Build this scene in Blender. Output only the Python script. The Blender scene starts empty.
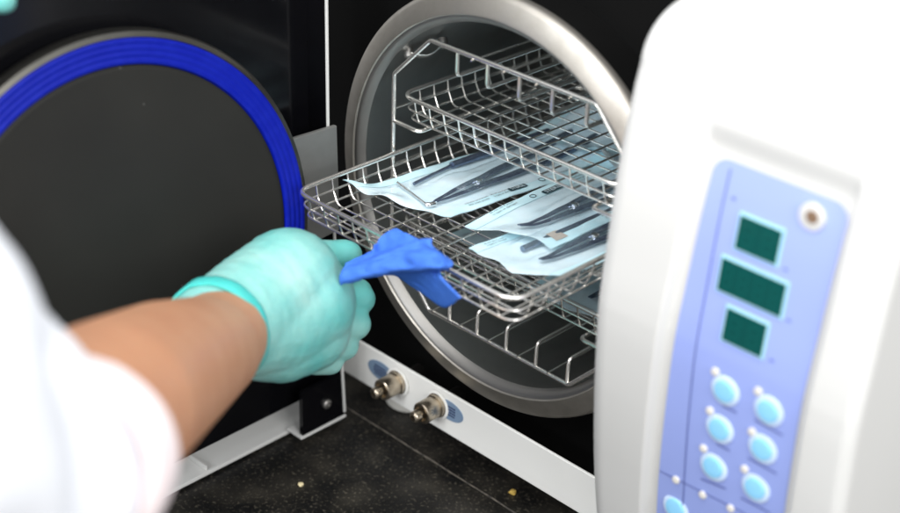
import bpy, bmesh, math, random
from mathutils import Vector, Matrix, noise
random.seed(7)
C = bpy.context.scene.collection
PI = math.pi

# ------------------------------------------------------------------ camera
CAM = Vector((0.5552, -0.6194, 0.4218)); FPX = 1496.47
yaw, pitch, roll = 0.7600, 0.4998, 0.0388
Fw = Vector((-math.sin(yaw)*math.cos(pitch), math.cos(yaw)*math.cos(pitch), -math.sin(pitch)))
Rt0 = Vector((math.cos(yaw), math.sin(yaw), 0)); Up0 = Rt0.cross(Fw)
Rt = Rt0*math.cos(roll)+Up0*math.sin(roll); Up = -Rt0*math.sin(roll)+Up0*math.cos(roll)

def ray(px, py):
    return Rt*((px-450)/FPX) - Up*((py-256.5)/FPX) + Fw
def at(px, py, axis, val):
    d = ray(px, py); t = (val-CAM[axis])/d[axis]
    return CAM + d*t
def dp(px, py, dist):
    """a point read off the photograph at a given distance from the lens"""
    return CAM + ray(px, py)*dist

# ------------------------------------------------------------------ helpers
def wloc(o):
    v = Vector((0, 0, 0))
    while o is not None:
        v = v + o.location; o = o.parent
    return v

def link(o, parent=None):
    C.objects.link(o)
    if parent is not None:
        o.parent = parent; o.location = -wloc(parent)
    return o

def thing(name, label, cat, loc=(0, 0, 0), group=None):
    o = bpy.data.objects.new(name, None); C.objects.link(o)
    o.location = loc; o.empty_display_size = 0.01
    return tag(o, label, cat, group)

def tag(o, label=None, cat=None, group=None, kind=None):
    if label: o['label'] = label
    if cat: o['category'] = cat
    if group: o['group'] = group
    if kind: o['kind'] = kind
    return o

def obj(name, geo, mat, parent=None, smooth=True, bevel=0, seg=2, angle=40, mats=None, fi=None, recalc=True):
    v, f = geo[0], geo[1]
    me = bpy.data.meshes.new(name)
    me.from_pydata([tuple(p) for p in v], [], f)
    me.validate(); me.update()
    for m in (mats or [mat]): me.materials.append(m)
    if fi:
        for p, k in zip(me.polygons, fi): p.material_index = k
    bm = bmesh.new(); bm.from_mesh(me)
    if recalc: bmesh.ops.recalc_face_normals(bm, faces=bm.faces)
    for fc in bm.faces: fc.smooth = smooth
    if smooth:
        for e in bm.edges:
            if len(e.link_faces) == 2 and e.calc_face_angle(0) > math.radians(angle): e.smooth = False
    bm.to_mesh(me); bm.free()
    o = bpy.data.objects.new(name, me)
    link(o, parent)
    if bevel:
        b = o.modifiers.new('edge', 'BEVEL'); b.width = bevel; b.segments = seg; b.limit_method = 'ANGLE'
        b.angle_limit = math.radians(35)
    return o

def join(*gs):
    v, f = [], []
    for g in gs:
        n = len(v); v += list(g[0]); f += [tuple(i+n for i in q) for q in g[1]]
    return v, f

def box(x0, x1, y0, y1, z0, z1):
    v = [(x, y, z) for x in (x0, x1) for y in (y0, y1) for z in (z0, z1)]
    return v, [(0, 1, 3, 2), (4, 6, 7, 5), (0, 4, 5, 1), (2, 3, 7, 6), (0, 2, 6, 4), (1, 5, 7, 3)]

def prism(poly, axis, a, b):
    """polygon (two coordinates) pushed along an axis from a to b"""
    def mk(p, h):
        c = list(p); c.insert(axis, h); return tuple(c)
    n = len(poly)
    v = [mk(p, a) for p in poly]+[mk(p, b) for p in poly]
    f = [tuple(range(n))[::-1], tuple(range(n, 2*n))]
    f += [(i, (i+1) % n, n+(i+1) % n, n+i) for i in range(n)]
    return v, f

def fillet(pts, r, n=5, closed=False):
    pts = [Vector(p) for p in pts]; out = []; N = len(pts)
    for i, p in enumerate(pts):
        if not closed and i in (0, N-1):
            out.append(p); continue
        a = pts[i-1]-p; b = pts[(i+1) % N]-p
        la, lb = a.length, b.length; a.normalize(); b.normalize()
        ang = a.angle(b)
        if ang > PI-0.05: out.append(p); continue
        d = min(r/math.tan(ang/2), la*.48, lb*.48)
        A, B = p+a*d, p+b*d
        for k in range(n+1):
            t = k/n; out.append(A*(1-t)**2+p*2*t*(1-t)+B*t*t)
    return out

def tube(path, r, closed=False, seg=8, flat=None, upv=None):
    path = [Vector(p) for p in path]; N = len(path)
    rs = r if isinstance(r, (list, tuple)) else [r]*N
    v, f = [], []
    nrm = None
    for i, p in enumerate(path):
        if closed: t = path[(i+1) % N]-path[i-1]
        else: t = path[min(i+1, N-1)]-path[max(i-1, 0)]
        t.normalize()
        if upv is not None: nrm = Vector(upv)
        elif nrm is None:
            nrm = Vector((0, 0, 1)) if abs(t.z) < .8 else Vector((1, 0, 0))
        nrm = (nrm-t*nrm.dot(t)).normalized()
        bn = t.cross(nrm)
        fl = 1 if flat is None else flat
        for k in range(seg):
            a = 2*PI*k/seg
            v.append(p+nrm*(math.cos(a)*rs[i]*fl)+bn*(math.sin(a)*rs[i]))
    R = N if closed else N-1
    for i in range(R):
        for k in range(seg):
            a, b = i*seg+k, i*seg+(k+1) % seg
            c, d = ((i+1) % N)*seg+(k+1) % seg, ((i+1) % N)*seg+k
            f.append((a, b, c, d))
    if not closed:
        f.append(tuple(range(seg))[::-1]); f.append(tuple((N-1)*seg+k for k in range(seg)))
    return v, f

def lathe(prof, M, seg=96, closed_prof=False):
    """profile (axial, radius) about the local +X axis of matrix M"""
    v, f = [], []; n = len(prof)
    for i in range(seg):
        a = 2*PI*i/seg
        for h, r in prof:
            v.append(M @ Vector((h, r*math.cos(a), r*math.sin(a))))
    m = n if closed_prof else n-1
    for i in range(seg):
        for k in range(m):
            a, b = i*n+k, i*n+(k+1) % n
            c, d = ((i+1) % seg)*n+(k+1) % n, ((i+1) % seg)*n+k
            f.append((a, b, c, d))
    return v, f

def axis_m(origin, ax):
    ax = Vector(ax).normalized()
    q = Vector((1, 0, 0)).rotation_difference(ax)
    return Matrix.Translation(Vector(origin)) @ q.to_matrix().to_4x4()

def sstep(t):
    t = max(0., min(1., t)); return t*t*(3-2*t)

# ------------------------------------------------------------------ materials
def mat(name, col, rough=.5, metal=0., spec=.5, coat=0., bump=None, var=None, sss=0, trans=0, ior=1.45, aniso=0):
    m = bpy.data.materials.new(name); m.use_nodes = True
    nt = m.node_tree; b = nt.nodes['Principled BSDF']
    b.inputs['Base Color'].default_value = (*col, 1)
    b.inputs['Roughness'].default_value = rough; b.inputs['Metallic'].default_value = metal
    b.inputs['Specular IOR Level'].default_value = spec; b.inputs['Coat Weight'].default_value = coat
    b.inputs['IOR'].default_value = ior
    if coat: b.inputs['Coat Roughness'].default_value = .08
    if sss:
        b.inputs['Subsurface Weight'].default_value = sss
        b.inputs['Subsurface Radius'].default_value = (1, .4, .25); b.inputs['Subsurface Scale'].default_value = .006
    if trans: b.inputs['Transmission Weight'].default_value = trans
    if aniso: b.inputs['Anisotropic'].default_value = aniso
    tc = nt.nodes.new('ShaderNodeTexCoord')
    if var:      # var = (scale, colour B, amount, roughness swing, stretch)
        n = nt.nodes.new('ShaderNodeTexNoise'); n.inputs['Scale'].default_value = var[0]
        n.inputs['Detail'].default_value = 6
        mp = nt.nodes.new('ShaderNodeMapping'); nt.links.new(tc.outputs['Object'], mp.inputs[0])
        if len(var) > 4: mp.inputs['Scale'].default_value = var[4]
        nt.links.new(mp.outputs[0], n.inputs['Vector'])
        r = nt.nodes.new('ShaderNodeValToRGB'); r.color_ramp.elements[0].position = .35; r.color_ramp.elements[1].position = .7
        nt.links.new(n.outputs['Fac'], r.inputs[0])
        mx = nt.nodes.new('ShaderNodeMix'); mx.data_type = 'RGBA'
        mx.inputs[6].default_value = (*col, 1); mx.inputs[7].default_value = (*var[1], 1)
        ml = nt.nodes.new('ShaderNodeMath'); ml.operation = 'MULTIPLY'; ml.inputs[1].default_value = var[2]
        nt.links.new(r.outputs[0], ml.inputs[0]); nt.links.new(ml.outputs[0], mx.inputs[0])
        nt.links.new(mx.outputs[2], b.inputs['Base Color'])
        if var[3]:
            mr = nt.nodes.new('ShaderNodeMapRange'); mr.inputs[3].default_value = max(.02, rough-var[3]); mr.inputs[4].default_value = rough+var[3]
            nt.links.new(n.outputs['Fac'], mr.inputs[0]); nt.links.new(mr.outputs[0], b.inputs['Roughness'])
    if bump:     # (scale, strength, distance)
        n2 = nt.nodes.new('ShaderNodeTexNoise'); n2.inputs['Scale'].default_value = bump[0]; n2.inputs['Detail'].default_value = 4
        nt.links.new(tc.outputs['Object'], n2.inputs['Vector'])
        bp = nt.nodes.new('ShaderNodeBump'); bp.inputs['Strength'].default_value = bump[1]; bp.inputs['Distance'].default_value = bump[2]
        nt.links.new(n2.outputs['Fac'], bp.inputs['Height']); nt.links.new(bp.outputs[0], b.inputs['Normal'])
    return m

M = {}
M['ring'] = mat('cast_aluminium_rim', (.58, .55, .50), .46, 1., var=(60, (.44, .415, .37), .85, .08), bump=(900, .15, .0004))
M['lip'] = mat('polished_rim_edge', (.36, .35, .335), .46, 1.)
M['chamber'] = mat('chamber_steel', (.46, .465, .45), .40, .97, var=(25, (.32, .325, .315), .8, .1))
M['wire'] = mat('electropolished_wire', (.93, .91, .87), .25, .92, var=(90, (.78, .75, .70), .6, .07))
M['blackpanel'] = mat('black_front_panel', (.004, .004, .004), .5, 0., .08, var=(7, (.007, .007, .007), .7, .05))
M['gloss'] = mat('glossy_black_panel', (.003, .003, .004), .14, 0., .3, var=(9, (.006, .006, .007), .8, .06))
M['plate'] = mat('coated_door_plate', (.017, .017, .0155), .5, 0., .2, var=(9, (.023, .023, .0205), .8, .1), bump=(1500, .08, .0002))
_nt = M['plate'].node_tree; _b = _nt.nodes['Principled BSDF']
_v = _nt.nodes.new('ShaderNodeTexVoronoi'); _v.inputs['Scale'].default_value = 95
_tc = _nt.nodes.new('ShaderNodeTexCoord'); _nt.links.new(_tc.outputs['Object'], _v.inputs['Vector'])
_r = _nt.nodes.new('ShaderNodeValToRGB'); _r.color_ramp.elements[0].position = .03; _r.color_ramp.elements[0].color = (.10, .10, .095, 1)
_r.color_ramp.elements[1].position = .07; _r.color_ramp.elements[1].color = (0, 0, 0, 1)
_n = _nt.nodes.new('ShaderNodeTexNoise'); _n.inputs['Scale'].default_value = 18; _nt.links.new(_tc.outputs['Object'], _n.inputs['Vector'])
_g = _nt.nodes.new('ShaderNodeMath'); _g.operation = 'GREATER_THAN'; _g.inputs[1].default_value = .58; _nt.links.new(_n.outputs['Fac'], _g.inputs[0])
_x = _nt.nodes.new('ShaderNodeMix'); _x.data_type = 'RGBA'; _x.blend_type = 'ADD'
_src = _b.inputs['Base Color'].links[0].from_socket
_nt.links.new(_g.outputs[0], _x.inputs[0]); _nt.links.new(_v.outputs['Distance'], _r.inputs[0])
_nt.links.new(_src, _x.inputs[6]); _nt.links.new(_r.outputs[0], _x.inputs[7]); _nt.links.new(_x.outputs[2], _b.inputs['Base Color'])
M['platerim'] = mat('door_plate_rim', (.16, .155, .14), .38, 1., var=(50, (.1, .1, .09), .6, .06))
M['gasket'] = mat('blue_silicone', (.002, .009, .29), .38, 0., .25, var=(160, (.006, .018, .37), .45, .06))
M['white'] = mat('white_housing', (.65, .65, .635), .36, 0., .4, bump=(1800, .05, .0002))
M['rail'] = mat('white_powder_coat', (.88, .88, .85), .42, 0., .4, bump=(1400, .25, .0004))
M['hinge'] = mat('grey_hinge_steel', (.27, .27, .26), .45, .6, var=(40, (.20, .20, .195), .6, .05))
M['panelblue'] = mat('blue_membrane', (.32, .40, .80), .42, 0., .3)
M['panelline'] = mat('membrane_print', (.13, .16, .42), .5)
M['button'] = mat('button_cyan', (.27, .62, .90), .35, 0., .4)
M['buttonring'] = mat('button_halo', (.60, .74, .95), .4)
M['led'] = mat('unlit_led', (.75, .72, .66), .3)
M['dispframe'] = mat('display_frame', (.42, .76, .84), .35)
M['display'] = mat('dark_green_display', (.002, .066, .060), .10, 0., .5)
M['seg'] = mat('unlit_segments', (.003, .082, .074), .12)
M['knobhole'] = mat('brown_sensor', (.22, .14, .09), .4)
M['nickel'] = mat('nickel_brass', (.56, .49, .39), .3, 1., var=(200, (.36, .30, .23), .7, .08))
M['darkmetal'] = mat('dark_metal', (.10, .095, .09), .4, 1.)
M['oval'] = mat('blue_grey_sticker', (.20, .29, .42), .4)
M['ovalprint'] = mat('sticker_print', (.03, .045, .12), .5)
M['tool'] = mat('dark_instrument_steel', (.21, .26, .36), .24, .75, var=(260, (.10, .13, .20), .7, .08))
M['toolbright'] = mat('bright_instrument_steel', (.7, .7, .7), .15, 1.)
M['ink'] = mat('dark_green_ink', (.02, .055, .07), .5)
M['beige'] = mat('beige_indicator', (.50, .43, .37), .5)
M['cloth'] = mat('blue_wipe', (.055, .17, .66), .8, 0., .12, bump=(1200, .7, .0006), var=(120, (.08, .22, .74), .6, .0))
M['glove'] = mat('aqua_glove', (.13, .47, .44), .42, 0., .35, sss=.2, bump=(260, .25, .0014), var=(22, (.36, .58, .53), .9, .06))
M['gloveroll'] = mat('aqua_glove_cuff', (.07, .52, .48), .4, 0., .35, sss=.2)
M['skin'] = mat('skin', (.52, .265, .15), .48, 0., .3, sss=.2, var=(38, (.44, .205, .115), .6, .08), bump=(420, .3, .0008))
M['sleeve'] = mat('white_coat_cotton', (.84, .86, .90), .8, 0., .2, bump=(700, .3, .0006))
M['cuff'] = mat('thin_white_cuff', (.88, .77, .77), .8, 0., .2, bump=(700, .3, .0006))
M['crumb'] = mat('yellow_crumb', (.62, .42, .10), .6)
M['crumb2'] = mat('pale_crumb', (.70, .60, .36), .6)
M['joint'] = mat('joint_filler', (.16, .14, .115), .7, var=(180, (.03, .03, .03), .9, 0))
M['seam'] = mat('warm_grey_seam', (.52, .48, .40), .6)
M['foot'] = mat('cream_foot', (.66, .65, .60), .45)
M['seal'] = mat('pouch_seal', (.60, .89, .97), .3, 0., .45, var=(70, (.72, .93, .98), .7, .06))
M['paper'] = mat('pouch_paper', (.72, .88, .94), .55, 0., .3, var=(60, (.86, .94, .965), .7, 0), bump=(500, .2, .0005))

def film_mat():
    m = bpy.data.materials.new('pouch_film'); m.use_nodes = True; nt = m.node_tree; nt.nodes.clear()
    out = nt.nodes.new('ShaderNodeOutputMaterial')
    tr = nt.nodes.new('ShaderNodeBsdfTransparent'); tr.inputs[0].default_value = (.97, .99, 1, 1)
    gl = nt.nodes.new('ShaderNodeBsdfGlossy'); gl.inputs['Roughness'].default_value = .16; gl.inputs['Color'].default_value = (.9, .97, 1, 1)
    df = nt.nodes.new('ShaderNodeBsdfDiffuse'); df.inputs[0].default_value = (.55, .78, .86, 1)
    n = nt.nodes.new('ShaderNodeTexNoise'); n.inputs['Scale'].default_value = 55; n.inputs['Detail'].default_value = 3
    tc = nt.nodes.new('ShaderNodeTexCoord'); nt.links.new(tc.outputs['Object'], n.inputs['Vector'])
    bp = nt.nodes.new('ShaderNodeBump'); bp.inputs['Strength'].default_value = .5; bp.inputs['Distance'].default_value = .003
    nt.links.new(n.outputs['Fac'], bp.inputs['Height']); nt.links.new(bp.outputs[0], gl.inputs['Normal'])
    mr = nt.nodes.new('ShaderNodeMapRange'); mr.inputs[1].default_value = .35; mr.inputs[2].default_value = .7
    mr.inputs[3].default_value = .01; mr.inputs[4].default_value = .11
    nt.links.new(n.outputs['Fac'], mr.inputs[0])
    m1 = nt.nodes.new('ShaderNodeMixShader'); nt.links.new(mr.outputs[0], m1.inputs[0])
    nt.links.new(tr.outputs[0], m1.inputs[1]); nt.links.new(df.outputs[0], m1.inputs[2])
    fr = nt.nodes.new('ShaderNodeFresnel'); fr.inputs[0].default_value = 1.5
    nt.links.new(bp.outputs[0], fr.inputs['Normal'])
    ge = nt.nodes.new('ShaderNodeNewGeometry'); sb = nt.nodes.new('ShaderNodeMath'); sb.operation = 'SUBTRACT'; sb.inputs[0].default_value = 1
    nt.links.new(ge.outputs['Backfacing'], sb.inputs[1]); mu = nt.nodes.new('ShaderNodeMath'); mu.operation = 'MULTIPLY'
    nt.links.new(sb.outputs[0], mu.inputs[0]); nt.links.new(fr.outputs[0], mu.inputs[1])
    m2 = nt.nodes.new('ShaderNodeMixShader'); nt.links.new(mu.outputs[0], m2.inputs[0])
    nt.links.new(m1.outputs[0], m2.inputs[1]); nt.links.new(gl.outputs[0], m2.inputs[2])
    nt.links.new(m2.outputs[0], out.inputs[0]); return m
M['film'] = film_mat()

def granite_mat():
    m = bpy.data.materials.new('black_granite'); m.use_nodes = True; nt = m.node_tree; b = nt.nodes['Principled BSDF']
    tc = nt.nodes.new('ShaderNodeTexCoord')
    def noi(s, d):
        n = nt.nodes.new('ShaderNodeTexNoise'); n.inputs['Scale'].default_value = s; n.inputs['Detail'].default_value = d
        nt.links.new(tc.outputs['Object'], n.inputs['Vector']); return n
    def ramp(src, p0, c0, p1, c1):
        r = nt.nodes.new('ShaderNodeValToRGB'); r.color_ramp.elements[0].position = p0; r.color_ramp.elements[1].position = p1
        r.color_ramp.elements[0].color = (*c0, 1); r.color_ramp.elements[1].color = (*c1, 1)
        nt.links.new(src, r.inputs[0]); return r
    a = ramp(noi(28, 8).outputs['Fac'], .42, (.006, .006, .006), .74, (.030, .027, .022))
    s = ramp(noi(420, 3).outputs['Fac'], .56, (0, 0, 0), .76, (.075, .066, .050))
    v = nt.nodes.new('ShaderNodeTexVoronoi'); v.inputs['Scale'].default_value = 230
    nt.links.new(tc.outputs['Object'], v.inputs['Vector'])
    vr = ramp(v.outputs['Distance'], .05, (.07, .062, .048), .13, (0, 0, 0))
    ad = nt.nodes.new('ShaderNodeMix'); ad.data_type = 'RGBA'; ad.blend_type = 'ADD'; ad.inputs[0].default_value = 1
    nt.links.new(a.outputs[0], ad.inputs[6]); nt.links.new(s.outputs[0], ad.inputs[7])
    ad2 = nt.nodes.new('ShaderNodeMix'); ad2.data_type = 'RGBA'; ad2.blend_type = 'ADD'; ad2.inputs[0].default_value = .5
    nt.links.new(ad.outputs[2], ad2.inputs[6]); nt.links.new(vr.outputs[0], ad2.inputs[7])
    sm = ramp(noi(34, 9).outputs['Fac'], .52, (0, 0, 0), .74, (.017, .015, .011))
    ad3 = nt.nodes.new('ShaderNodeMix'); ad3.data_type = 'RGBA'; ad3.blend_type = 'ADD'; ad3.inputs[0].default_value = 1
    nt.links.new(ad2.outputs[2], ad3.inputs[6]); nt.links.new(sm.outputs[0], ad3.inputs[7]); nt.links.new(ad3.outputs[2], b.inputs['Base Color'])
    mr = nt.nodes.new('ShaderNodeMapRange'); mr.inputs[3].default_value = .3; mr.inputs[4].default_value = .55
    nt.links.new(noi(60, 5).outputs['Fac'], mr.inputs[0]); nt.links.new(mr.outputs[0], b.inputs['Roughness'])
    b.inputs['Specular IOR Level'].default_value = .35
    return m
M['granite'] = granite_mat()

# ------------------------------------------------------------------ worktop
ZC = -.21
ct = obj('countertop', box(-1.2, 1.2, -1.0, .9, ZC-.03, ZC), M['granite'])
tag(ct, kind='structure'); ct['label'] = 'speckled black granite countertop under the steriliser'
jl = []
for i in range(60):
    x = -.6+i*.02
    jl.append((x, -.004+.0006*noise.noise((x*40, 0, 0)), ZC+.0002))
obj('joint_line', tube(jl, [.0006+.0005*abs(noise.noise((p[0]*90, 3, 0))) for p in jl], seg=6, flat=.4, upv=(0, 0, 1)), M['joint'], ct)

def crumb(px, py, r, m, label):
    p = at(px, py, 2, ZC+r*.5)
    bm = bmesh.new(); bmesh.ops.create_icosphere(bm, subdivisions=2, radius=r)
    for v in bm.verts:
        k = 1+.6*noise.noise(v.co*900+Vector((px, 0, 0))); v.co *= k; v.co.z *= .6
    geo = ([p+v.co for v in bm.verts], [tuple(x.index for x in f.verts) for f in bm.faces]); bm.free()
    o = obj('crumb', ([Vector(v)-p for v in geo[0]], geo[1]), m); o.location = p
    tag(o, label, 'crumb', 'crumbs on the black worktop')
crumb(513, 492, .0026, M['crumb'], 'yellow crumb on black granite beside the white base rail')
crumb(301, 484.5, .0022, M['crumb2'], 'pale crumb on black granite below the open door corner')

# ------------------------------------------------------------------ autoclave
A = thing('autoclave', 'white bench steriliser with its round door swung open and wire trays inside', 'steriliser', (.05, .12, ZC))

# chamber and rim (axis +Y)
MY = axis_m((0, 0, 0), (0, 1, 0))
RC = .1195
obj('chamber', lathe([(.0045, RC), (.03, RC-.0006), (.12, RC-.0006), (.30, RC-.0006), (.318, RC-.006), (.326, RC-.02), (.329, .06), (.33, .002)], MY, 128), M['chamber'], A)
rim = obj('chamber_rim', lathe([(-.0012, .1248), (-.0022, .1256), (-.0019, .1272), (.0014, .1366), (.0024, .1385), (.0040, .1397), (.0064, .1402), (.0090, .1402)], MY, 160), M['ring'], A)
obj('rim_collar', lathe([(.0088, .1402), (.0095, .1396), (.0360, .1396)], MY, 160), M['blackpanel'], rim)
obj('inner_lip', lathe([(-.0012, .1248), (-.0010, .1240), (.0002, .1224), (.0030, .1204), (.0046, .1195)], MY, 160), M['lip'], rim)
# the clip at the upper left of the mouth
ca, cbb = at(409, 54, 1, .013), at(443, 43, 1, .034)
cpt = [ca+(cbb-ca)*(k/8)+Vector((.35, 0, -.7))*.006*math.sin(PI*k/8) for k in range(9)]
cl = obj('retaining_clip', tube(cpt, .0050, seg=12, flat=.16, upv=Vector((.6, 0, -.8))), M['wire'], A)
for q in (ca, cbb):
    d = Vector((.55, -.35, -.75)).normalized()
    obj('bolt', lathe([(-.003, .0001), (-.003, .0034), (.0022, .0034), (.0034, .0022), (.0034, .0001)], axis_m(q, d), 14), M['lip'], cl)
# seams down the chamber wall
for deg in (72, 82):
    a = math.radians(deg)
    obj('chamber_seam', tube([(math.cos(a)*(RC-.001), y, math.sin(a)*(RC-.001)) for y in (.01, .32)], .0007, seg=6), M['lip'], A)

# black front panel with its round opening
def plate_hole(x0, x1, z0, z1, r, y, n=96):
    v, f = [], []
    for i in range(n):
        a = 2*PI*i/n; c, s = math.cos(a), math.sin(a)
        tx = (x1 if c > 0 else x0)/c if abs(c) > 1e-6 else 1e9
        tz = (z1 if s > 0 else z0)/s if abs(s) > 1e-6 else 1e9
        t = min(tx, tz)
        v += [(c*r, y, s*r), (c*t, y, s*t), (c*t, y+.003, s*t)]
    for i in range(n):
        j = (i+1) % n
        f += [(3*i, 3*i+1, 3*j+1, 3*j), (3*i+1, 3*i+2, 3*j+2, 3*j+1)]
    return v, f
obj('front_panel', plate_hole(-.262, .1385, -.1895, .235, .138, .034), M['blackpanel'], A)
obj('cabinet', join(box(-.265, -.2625, .034, .42, -.19, .236), box(-.265, .1385, .034, .42, .236, .239), box(.1360, .1385, .037, .42, .181, .236),
                    box(-.265, .1385, .42, .423, -.19, .239), box(-.265, .31, .030, .42, -.1925, -.19)), M['white'], A, smooth=False)

# bottom rail with its two fittings
rail = obj('base_rail', box(-.262, .24, 0, .0022, -.1835, -.1497), M['rail'], A, bevel=.0008)
def fitting(px, py, lpx, lpy):
    b = at(px, py, 1, 0.)
    Mf = axis_m((b.x, 0, b.z), (0, -1, 0)) @ Matrix.Scale(1.27, 4)
    o = obj('drain_fitting', lathe([(-.0002, .0001), (-.0002, .0076), (.0010, .0076), (.0014, .0066), (.0030, .0066), (.0032, .0060)], Mf, 32), M['nickel'], A)
    # knurled nut
    v, f = [], []; prof = [(.0030, 0, .0058), (.0034, 1, .0060), (.0125, 1, .0060), (.0130, 0, .0056), (.0130, 0, .0044), (.0105, 0, .0042), (.0104, 0, .0002)]
    S = 72
    for i in range(S):
        a = 2*PI*i/S
        for h, kn, r in prof:
            rr = r+(.00018 if (i % 2 and kn) else 0); v.append(Mf @ Vector((h, rr*math.cos(a), rr*math.sin(a))))
    n = len(prof)
    for i in range(S):
        for k in range(n-1):
            j = (i+1) % S; f.append((i*n+k, i*n+k+1, j*n+k+1, j*n+k))
    obj('knurled_nut', (v, f), M['nickel'], o)
    obj('nozzle', lathe([(.0095, .0026), (.0150, .0026), (.0152, .0033), (.0178, .0033), (.0186, .0030), (.0192, .0022), (.0192, .0014), (.015, .0012), (.0149, .0001)], Mf, 24), M['nickel'], o)
    obj('hose_stub', lathe([(-.003, .0058), (-.007, .0058), (-.0072, .004), (-.017, .004), (-.0172, .0001)], Mf, 20), M['darkmetal'], o)
    c = at(lpx, lpy, 1, -.0004)
    ex, ez = .0135, .0076
    q = [(c.x+ex*math.cos(t*PI/24), c.z+ez*math.sin(t*PI/24)) for t in range(48)]
    lab = obj('oval_sticker', prism(q, 1, -.0006, -.0001), M['oval'], A, smooth=False)
    wh = obj('white_washer', lathe([(.0006, .0086), (.0010, .0086), (.0012, .0080), (.0012, .0001)], Mf, 32), M['rail'], o)
    g = []
    for r_ in range(4):
        x = c.x-.0078+.0012*abs(r_-1.5)
        while x < c.x+.0070-.0012*abs(r_-1.5):
            w_ = random.uniform(.0006, .0016); z = c.z+.0033-r_*.0022
            g.append(box(x, x+w_, -.0009, -.0006, z-.00055, z+.00055)); x += w_+.0005
    obj('sticker_print', join(*g), M['ovalprint'], lab, smooth=False)
fitting(398.5, 381.5, 381, 371.5)
fitting(438, 404.5, 449, 410.5)
fc = at(409, 413, 2, ZC)
obj('foot', lathe([(0, .0001), (0, .016), (.002, .018), (.014, .018), (.018, .014), (.0185, .0001)], axis_m((fc.x-.011, fc.y+.0115, ZC), (0, 0, 1)), 40), M['foot'], A)
obj('foot', lathe([(0, .0001), (0, .016), (.002, .018), (.014, .018), (.018, .014), (.0185, .0001)], axis_m((.24, .03, ZC), (0, 0, 1)), 40), M['foot'], A)

# ---- control housing: bowed fascia with a recessed panel
prof_sil = [(.174, -.020), (.1687, -.029), (.1586, -.0354), (.1388, -.040), (.1158, -.0444), (.0869, -.0484), (.0465, -.0511), (.0169, -.054),
            (-.0362, -.0507), (-.0793, -.0462), (-.1183, -.0401), (-.150, -.0332), (-.19, -.022)]
HX0, HX1 = .1275, .292
YO = -.0055
def prof_y(z):
    P = prof_sil
    if z >= P[0][0]: return P[0][1]+YO
    for (z0, y0), (z1, y1) in zip(P, P[1:]):
        if z <= z0 and z >= z1:
            return y0+(y1-y0)*(z0-z)/(z0-z1)+YO
    return P[-1][1]+YO
def prof_s(z):     # smoothed
    return sum(prof_y(z+d)*w for d, w in ((-.02, .1), (-.012, .2), (0, .4), (.012, .2), (.02, .1)))
RX0, RX1, RZ1 = .1790, .2670, .1260
def rec_d(x, z):
    return .0052*sstep((x-RX0+.001+(RZ1-z)*.045)/.0045)*sstep((RX1+.001-(RZ1-z)*.020-x)/.0045)*sstep((RZ1+.012-z)/.018)
def panel_y(x, z, off=0):
    return prof_s(z)+.0052-off
prof = []
TOPZ = .180
for k in range(12): prof.append((.30-k*.0255, TOPZ))
ZB0, YB0 = .148, -.006
for k in range(0, 17):        # rounded brow
    a = k/16*PI/2
    prof.append((YB0+(prof_s(ZB0)-YB0)*math.sin(a), ZB0+(TOPZ-ZB0)*math.cos(a)))
z = ZB0
zz = []
while z > -.192: zz.append(z); z -= .0022
for z in zz[1:]: prof.append((prof_s(z), z))
prof.append((prof_s(-.192)+.006, -.197)); prof.append((.30, -.197))
# inward normals of the profile
nv = []
for i, (y, z) in enumerate(prof):
    y0, z0 = prof[max(i-1, 0)]; y1, z1 = prof[min(i+1, len(prof)-1)]
    t = Vector((y1-y0, z1-z0)).normalized(); nv.append(Vector((-t.y, t.x)))
xs = []
RAD = .013
for k in range(9): a = k/8*PI/2; xs.append((HX0+RAD*(1-math.cos(PI/2-(PI/2-a)) if False else 1-math.sin(a)), a))
cols = []
for k in range(10):
    a = k/9*PI/2; cols.append((HX0+RAD*(1-math.sin(a)), RAD*(1-math.cos(a))))
cols = cols[::-1]
cols = [(HX0+RAD*(1-math.cos(k/9*PI/2)), RAD*(1-math.sin(k/9*PI/2))) for k in range(10)]
mid = []
x = HX0+RAD+.001
while x < HX1-.007: mid.append((x, 0)); x += .0012
RAD2 = .007
cols = cols+mid+[(HX1-RAD2*(1-math.cos(k/9*PI/2)), RAD2*(1-math.sin(k/9*PI/2))) for k in range(9, -1, -1)]
hv, hf = [], []
ncol, npf = len(cols), len(prof)
cen = sum(p[0] for p in prof)/npf
for (x, ins) in cols:
    for i, (y, z) in enumerate(prof):
        nn = nv[i]
        # inward = towards the body (+y / -z on top)
        if nn.dot(Vector((.15, 0))-Vector((y, z))) < 0: nn = -nn
        p = Vector((y, z))+nn*ins
        d = rec_d(x, z) if (y < prof_s(z)+.004 and z < .15) else 0
        hv.append((x, p.x+d, p.y))
for c in range(ncol-1):
    for i in range(npf-1):
        hf.append((c*npf+i, (c+1)*npf+i, (c+1)*npf+i+1, c*npf+i+1))
hf.append(tuple(range(npf))); hf.append(tuple((ncol-1)*npf+i for i in range(npf)))
H = obj('control_housing', (hv, hf), M['white'], A, angle=60)
# lid seam and the small pip on the left edge
obj('lid_seam', box(HX0+.012, HX1-.006, -.0004, .0010, TOPZ-.001, TOPZ+.0003), M['seam'], H, smooth=False)
pip = at(607, 353, 0, HX0+.003)
obj('edge_pip', lathe([(0, .0022), (.0012, .0020), (.002, .0012), (.0022, .0001)], axis_m((HX0+.0035, pip.y+.002, pip.z), (-.6, -1, 0)), 12), M['white'], H)

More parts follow.
